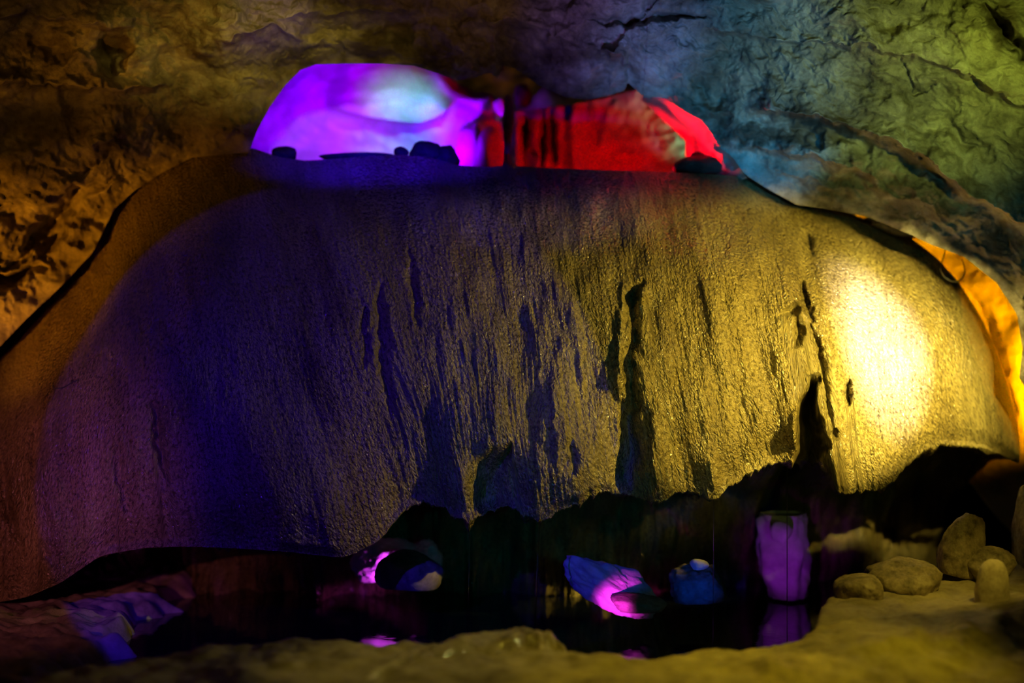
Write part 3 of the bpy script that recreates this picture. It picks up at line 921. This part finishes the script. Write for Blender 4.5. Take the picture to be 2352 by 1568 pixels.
tube('water_stream', pts, 0.002 * (1 + 0.5 * np.exp(-t * 25)), M_STREAM, 'water thread falling in front of the purple rock column', 'water stream', 'water threads falling from the flowstone drips')

loop = resample([(2172, 572, 7.55), (2168, 590, 7.5), (2161, 606, 7.42), (2160, 622, 7.4), (2168, 636, 7.38), (2182, 645, 7.38), (2198, 648, 7.4), (2210, 640, 7.42), (2217, 626, 7.45), (2215, 610, 7.5), (2208, 592, 7.55)], 60, 4)
tube('cable', P(loop[:, 0], loop[:, 1], loop[:, 2]), np.full(60, 0.0035), M_CABLE, 'thin dark cable hanging in a loop over the orange recess', 'cable')
wire = resample([(122, 884, 6.55), (122, 890, 6.55), (130, 892, 6.55), (145, 890, 6.55), (156, 884, 6.55), (165, 878, 6.55), (180, 872, 6.58)], 40, 3)


def flow_surface_y(px, py):
    dg = bpy.context.evaluated_depsgraph_get()
    o = Vector((0, 0, CAMZ))
    dirv = (pt(px, py, 6.0) - o).normalized()
    ok, loc, *_ = flow.ray_cast(o, dirv)
    return loc.y if ok else 6.6


bpy.context.view_layer.update()
wy_ = np.array([flow_surface_y(a, b_) - 0.006 for a, b_ in wire[:, :2]])
tube('wire', P(wire[:, 0], wire[:, 1], wy_), np.full(40, 0.0028), M_CABLE, 'short dark hooked wire stuck on the purple-brown flowstone face', 'wire')

# ------------------------------------------------------------------ lamps
def spot(name, loc, target, color, power, angle, blend=0.5, radius=0.03):
    l = bpy.data.lights.new(name, 'SPOT')
    l.color = color
    l.energy = power
    l.spot_size = math.radians(angle)
    l.spot_blend = blend
    l.shadow_soft_size = radius
    o = bpy.data.objects.new(name, l)
    col.objects.link(o)
    o.location = loc
    o.rotation_euler = (Vector(target) - Vector(loc)).to_track_quat('-Z', 'Y').to_euler()
    return o


def lamp(name, loc, color, power, radius=0.05):
    l = bpy.data.lights.new(name, 'POINT')
    l.color = color
    l.energy = power
    l.shadow_soft_size = radius
    o = bpy.data.objects.new(name, l)
    col.objects.link(o)
    o.location = loc
    return o


# key: yellow flood off to the right
KEY = (2.75, 5.3, 2.12)


def light_blocker(loc, doors):
    """unseen flaps added around the key lamp to block its light; doors: quads as corner directions (azimuth, elevation, reach)"""
    L = Vector(loc)
    root = bpy.data.objects.new('light_blocker', None)  # unseen helper, added to keep key light off wall and undercut
    col.objects.link(root)
    root.location = loc
    tag(root, 'unseen black flaps on a stand, added to block stray light of the key lamp', 'light_blocker')

    def dirp(az, el, r):
        a, e = math.radians(az), math.radians(el)
        return Vector((math.cos(a) * math.cos(e), math.sin(a) * math.cos(e), math.sin(e))) * r
    zz = np.linspace(0.3, loc[2] - 0.1, 12)
    ang_ = np.linspace(0, 2 * PI, 10, endpoint=False)
    SV = np.array([np.stack([0.16 + 0.018 * np.cos(ang_), -0.05 + 0.018 * np.sin(ang_), 0 * ang_ + z_ - loc[2]], -1) for z_ in zz])
    mesh_obj('stand', SV, grid_faces(12, 10, True), M_CABLE, parent=root)
    for nm_, quad in doors:
        inner = [np.array(dirp(*c)) for c in quad]
        V = np.array(inner + [c + np.array([0, 0, 0.006 if nm_ == 'flap' else 0.0]) + np.array([0, -0.004, 0.0]) for c in inner])
        fcs = np.array([(0, 1, 2, 3), (7, 6, 5, 4), (0, 4, 5, 1), (1, 5, 6, 2), (2, 6, 7, 3), (3, 7, 4, 0)])
        mesh_obj(nm_, V, fcs, M_CABLE, parent=root, smooth=False)


# azimuth 90 looks into the cave, 180 to the left
light_blocker(KEY, [
    ('flap', [(140, 35, 0.08), (200, 35, 0.08), (176, -1, 0.37), (142, 3.5, 0.37)]),
    ('flap', [(100, 35, 0.08), (140, 35, 0.08), (142, 3.5, 0.37), (124, 6, 0.37)]),
    ('flap', [(80, 35, 0.08), (100, 35, 0.08), (124, 6, 0.37), (110, 1, 0.37)]),
    ('flap', [(55, 35, 0.08), (80, 35, 0.08), (110, 1, 0.37), (97, -9, 0.37)]),
    ('flap', [(200, -55, 0.08), (150, -60, 0.08), (150, -26.5, 0.37), (168, -22, 0.37)]),
    ('flap', [(150, -60, 0.08), (130, -62, 0.08), (140, -33.5, 0.37), (150, -26.5, 0.37)]),
    ('flap', [(130, -62, 0.08), (110, -64, 0.08), (125, -33.8, 0.37), (140, -33, 0.37)]),
    ('flap', [(110, -64, 0.08), (60, -65, 0.08), (110, -29, 0.37), (125, -34, 0.37)]),
    ('flap', [(60, -65, 0.08), (30, -65, 0.08), (88, -29.5, 0.37), (110, -29, 0.37)]),
    ('back', [(0, 35, 0.12), (-100, 35, 0.12), (-100, -65, 0.12), (0, -65, 0.12)]),
])
LAMPS = [
    # name, place, aim, cone, edge softness, lamp radius, power in red green blue
    ('yellow_flood', KEY, pt(1960, 870, 6.7), 75, 1.0, 0.012, (520, 382, 62)),
    ('yellow_flood_flank', KEY, pt(2110, 850, 6.95), 54, 1.0, 0.012, (520, 430, 110)),
    ('yellow_flood_core', KEY, pt(2066, 780, 6.9), 18, 1.0, 0.012, (1050, 980, 1500), 1.7),
    ('warm_fill', (2.0, 3.2, 1.8), pt(1330, 740, 6.8), 22, 1.0, 0.05, (8, 5, 2)),
    ('warm_mid', (1.9, 3.6, 1.7), pt(1740, 900, 6.6), 24, 1.0, 0.03, (80, 60, 10)),  # added frontal fill for the flowstone's yellow middle
    ('warm_low', (1.6, 3.4, 1.6), pt(1290, 960, 6.5), 13, 1.0, 0.03, (20, 14.5, 2)),  # added fill, brightens the dark streak and hollows
    ('crest_fill', (1.5, 3.4, 2.3), pt(1830, 560, 7.0), 13, 1.0, 0.05, (14, 12, 1)),
    ('bank_spot_far', (2.4, 4.0, 3.0), pt(1930, 1470, 5.2), 28, 1.0, 0.04, (170, 126, 4)),
    ('bank_spot_mid', (1.2, 3.8, 3.0), pt(1560, 1530, 4.95), 28, 1.0, 0.04, (150, 110, 4)),
    ('bank_spot_near', (-0.4, 3.8, 3.0), pt(960, 1525, 4.95), 26, 1.0, 0.04, (60, 46, 6)),
    ('ledge_glint', (2.3, 6.0, 1.35), pt(1090, 1480, 5.25), 20, 1.0, 0.012, (70, 58, 16)),  # unseen lamp added for highlights on the wet ridge
    ('boulder_flood', (2.2, 4.8, 2.3), pt(2110, 1350, 6.2), 36, 1.0, 0.05, (95, 70, 7), 0.6),
    ('teal_fill', (1.0, 2.6, 1.2), pt(1380, 1010, 6.5), 30, 1.0, 0.05, (0, 22, 30)),
    ('green_pit', (1.6, 3.6, 0.9), pt(1930, 1140, 7.0), 22, 1.0, 0.05, (7, 11, 2.5), 0.6),
    ('blue_side', (-1.75, 3.0, 2.4), pt(690, 1000, 6.5), 39, 0.06, 0.012, (9, 1.0, 270)),
    ('rose_side', (-2.4, 3.0, 1.3), pt(30, 1150, 6.7), 32, 1.0, 0.02, (130, 30, 48)),
    ('crest_blue', (0.2, 3.4, 1.2), pt(1200, 490, 7.0), 26, 1.0, 0.03, (1, 0, 480), 0.22),
    ('crest_violet', (-0.6, 5.6, 3.12), pt(860, 384, 7.4), 44, 1.0, 0.03, (7, 0, 420), 0.32),  # added spot in place of light bounced off the mound
    ('orange_left', (-3.3, 5.6, 0.9), pt(-60, 700, 7.0), 38, 1.0, 0.04, (190, 66, 1.5)),
    ('amber_left', (-3.0, 4.4, 1.6), pt(300, 380, 6.9), 20, 1.0, 0.04, (45, 16, 1)),
    ('orange_ledge', (-2.6, 4.6, 1.2), pt(170, 190, 6.6), 30, 1.0, 0.04, (75, 29, 1), 0.4),
    ('olive_left', (-0.7, 4.9, 3.0), pt(590, 110, 7.0), 46, 1.0, 0.04, (75, 54, 7), 0.36),
    ('brown_left', (-2.0, 3.4, 2.2), pt(100, 110, 6.5), 26, 1.0, 0.04, (34, 16, 2)),
    ('violet_patch', (-0.2, 4.6, 1.2), pt(630, 90, 6.9), 10, 1.0, 0.04, (14, 5, 50)),
    ('brown_ceiling', (0.2, 4.2, 1.6), pt(1080, 20, 6.6), 40, 1.0, 0.04, (32, 15, 5), 0.5),
    ('indigo_wall', (0.5, 3.6, 1.0), pt(1430, 95, 6.9), 16, 1.0, 0.04, (70, 45, 260)),
    ('blue_wall', (1.0, 3.6, 1.0), pt(1680, 180, 6.9), 23, 1.0, 0.04, (14, 125, 290)),
    ('teal_wall', (1.5, 3.6, 2.0), pt(1815, 372, 6.9), 10, 1.0, 0.04, (4, 120, 330)),
    ('grey_wall', (1.8, 3.6, 1.2), pt(1900, 130, 6.9), 21, 1.0, 0.04, (52, 82, 64)),
    ('green_wall', (2.4, 3.8, 2.2), pt(2210, 150, 6.5), 30, 1.0, 0.04, (170, 225, 22)),
    ('dark_green_wall', (1.9, 4.0, 2.0), pt(2150, 450, 6.5), 32, 1.0, 0.04, (2, 18, 20)),
    ('violet_lamp', pt(860, 430, 8.0), pt(770, 260, 9.2), 84, 0.9, 0.05, (8, 0, 110)),
    ('magenta_spot', pt(820, 440, 8.0), pt(740, 335, 9.2), 56, 1.0, 0.04, (24, 0, 16)),
    ('magenta_spot_far', pt(930, 440, 8.0), pt(1090, 255, 9.2), 36, 1.0, 0.04, (50, 0, 260)),
    ('ice_spot', pt(1010, 95, 8.05), pt(925, 262, 9.1), 36, 1.0, 0.03, (0, 44, 36)),
    ('magenta_top', pt(850, 95, 8.05), pt(850, 230, 9.2), 60, 1.0, 0.03, (14, 0, 8)),
    ('violet_top', pt(700, 110, 8.05), pt(680, 230, 9.2), 70, 1.0, 0.03, (5, 0, 70)),
    ('red_lamp', pt(1450, 440, 8.0), pt(1310, 320, 8.9), 96, 0.8, 0.05, (26, 0, 0)),
    ('red_rim_lamp', pt(1440, 430, 8.1), pt(1605, 300, 7.55), 44, 0.9, 0.05, (150, 0, 1)),
    ('red_rim_deep', pt(1440, 430, 8.1), pt(1572, 315, 8.1), 76, 0.8, 0.04, (24, 0, 0.2)),
    ('white_spot', pt(1665, 430, 8.35), pt(1600, 310, 8.7), 56, 1.0, 0.03, (4.5, 11, 5.5)),
    ('olive_chamber', pt(1185, 440, 9.35), pt(1190, 190, 10.2), 100, 1.0, 0.03, (2.2, 1.5, 0.2)),
    ('orange_lamp', pt(2500, 960, 7.6), pt(2320, 780, 8.3), 110, 1.0, 0.04, (160, 56, 0)),
    ('purple_pool', (0.35, 6.0, 0.36), pt(1425, 1375, 6.7), 22, 1.0, 0.02, (60, 2, 60)),
    ('purple_column', (1.15, 6.2, 0.36), pt(1810, 1275, 7.5), 24, 0.9, 0.02, (9, 0.5, 20)),
    ('blue_pool', (0.75, 6.1, 0.36), pt(1600, 1320, 6.9), 26, 1.0, 0.02, (0, 0.6, 10)),
    ('purple_arch', pt(905, 1330, 7.18), pt(860, 1270, 7.35), 120, 0.8, 0.02, (4, 0.3, 6)),
    ('blue_pit', (-1.0, 4.4, 1.2), pt(650, 1390, 6.5), 24, 1.0, 0.05, (0, 0, 3)),
]
for nm, loc, tgt, ang, bl, rad, c, *flat_ in LAMPS:
    e = max(c)
    if e > 0:
        lo_ = spot(nm, loc, tgt, tuple(v / e for v in c), e, ang, bl, rad)
        if flat_:
            lo_.scale = (1, flat_[0], 1)      # a wide, low beam

w = bpy.data.worlds.new('cave_dark')
scene.world = w
w.use_nodes = True
w.node_tree.nodes['Background'].inputs[0].default_value = (0.0, 0.0, 0.0, 1)
w.node_tree.nodes['Background'].inputs[1].default_value = 0.0

# ------------------------------------------------------------------ camera
cam = bpy.data.cameras.new('camera')
cam.lens = LENS
cam.sensor_width = SENSOR
cam.dof.use_dof = True
cam.dof.focus_distance = 6.55
cam.dof.aperture_fstop = 0.55
cam.clip_start = 0.05
co = bpy.data.objects.new('camera', cam)
col.objects.link(co)
co.location = (0, 0, CAMZ)
co.rotation_euler = (PI / 2, 0, 0)
scene.camera = co

cy = scene.cycles
cy.max_bounces = 3
cy.diffuse_bounces = 2
cy.glossy_bounces = 2
cy.transmission_bounces = 4
cy.adaptive_threshold = 0.04
cy.use_light_tree = False
cy.time_limit = 1150
vs = scene.view_settings
vs.view_transform = 'Standard'
vs.look = 'None'
vs.exposure = 0.0
vs.gamma = 1.0
vs.use_curve_mapping = False
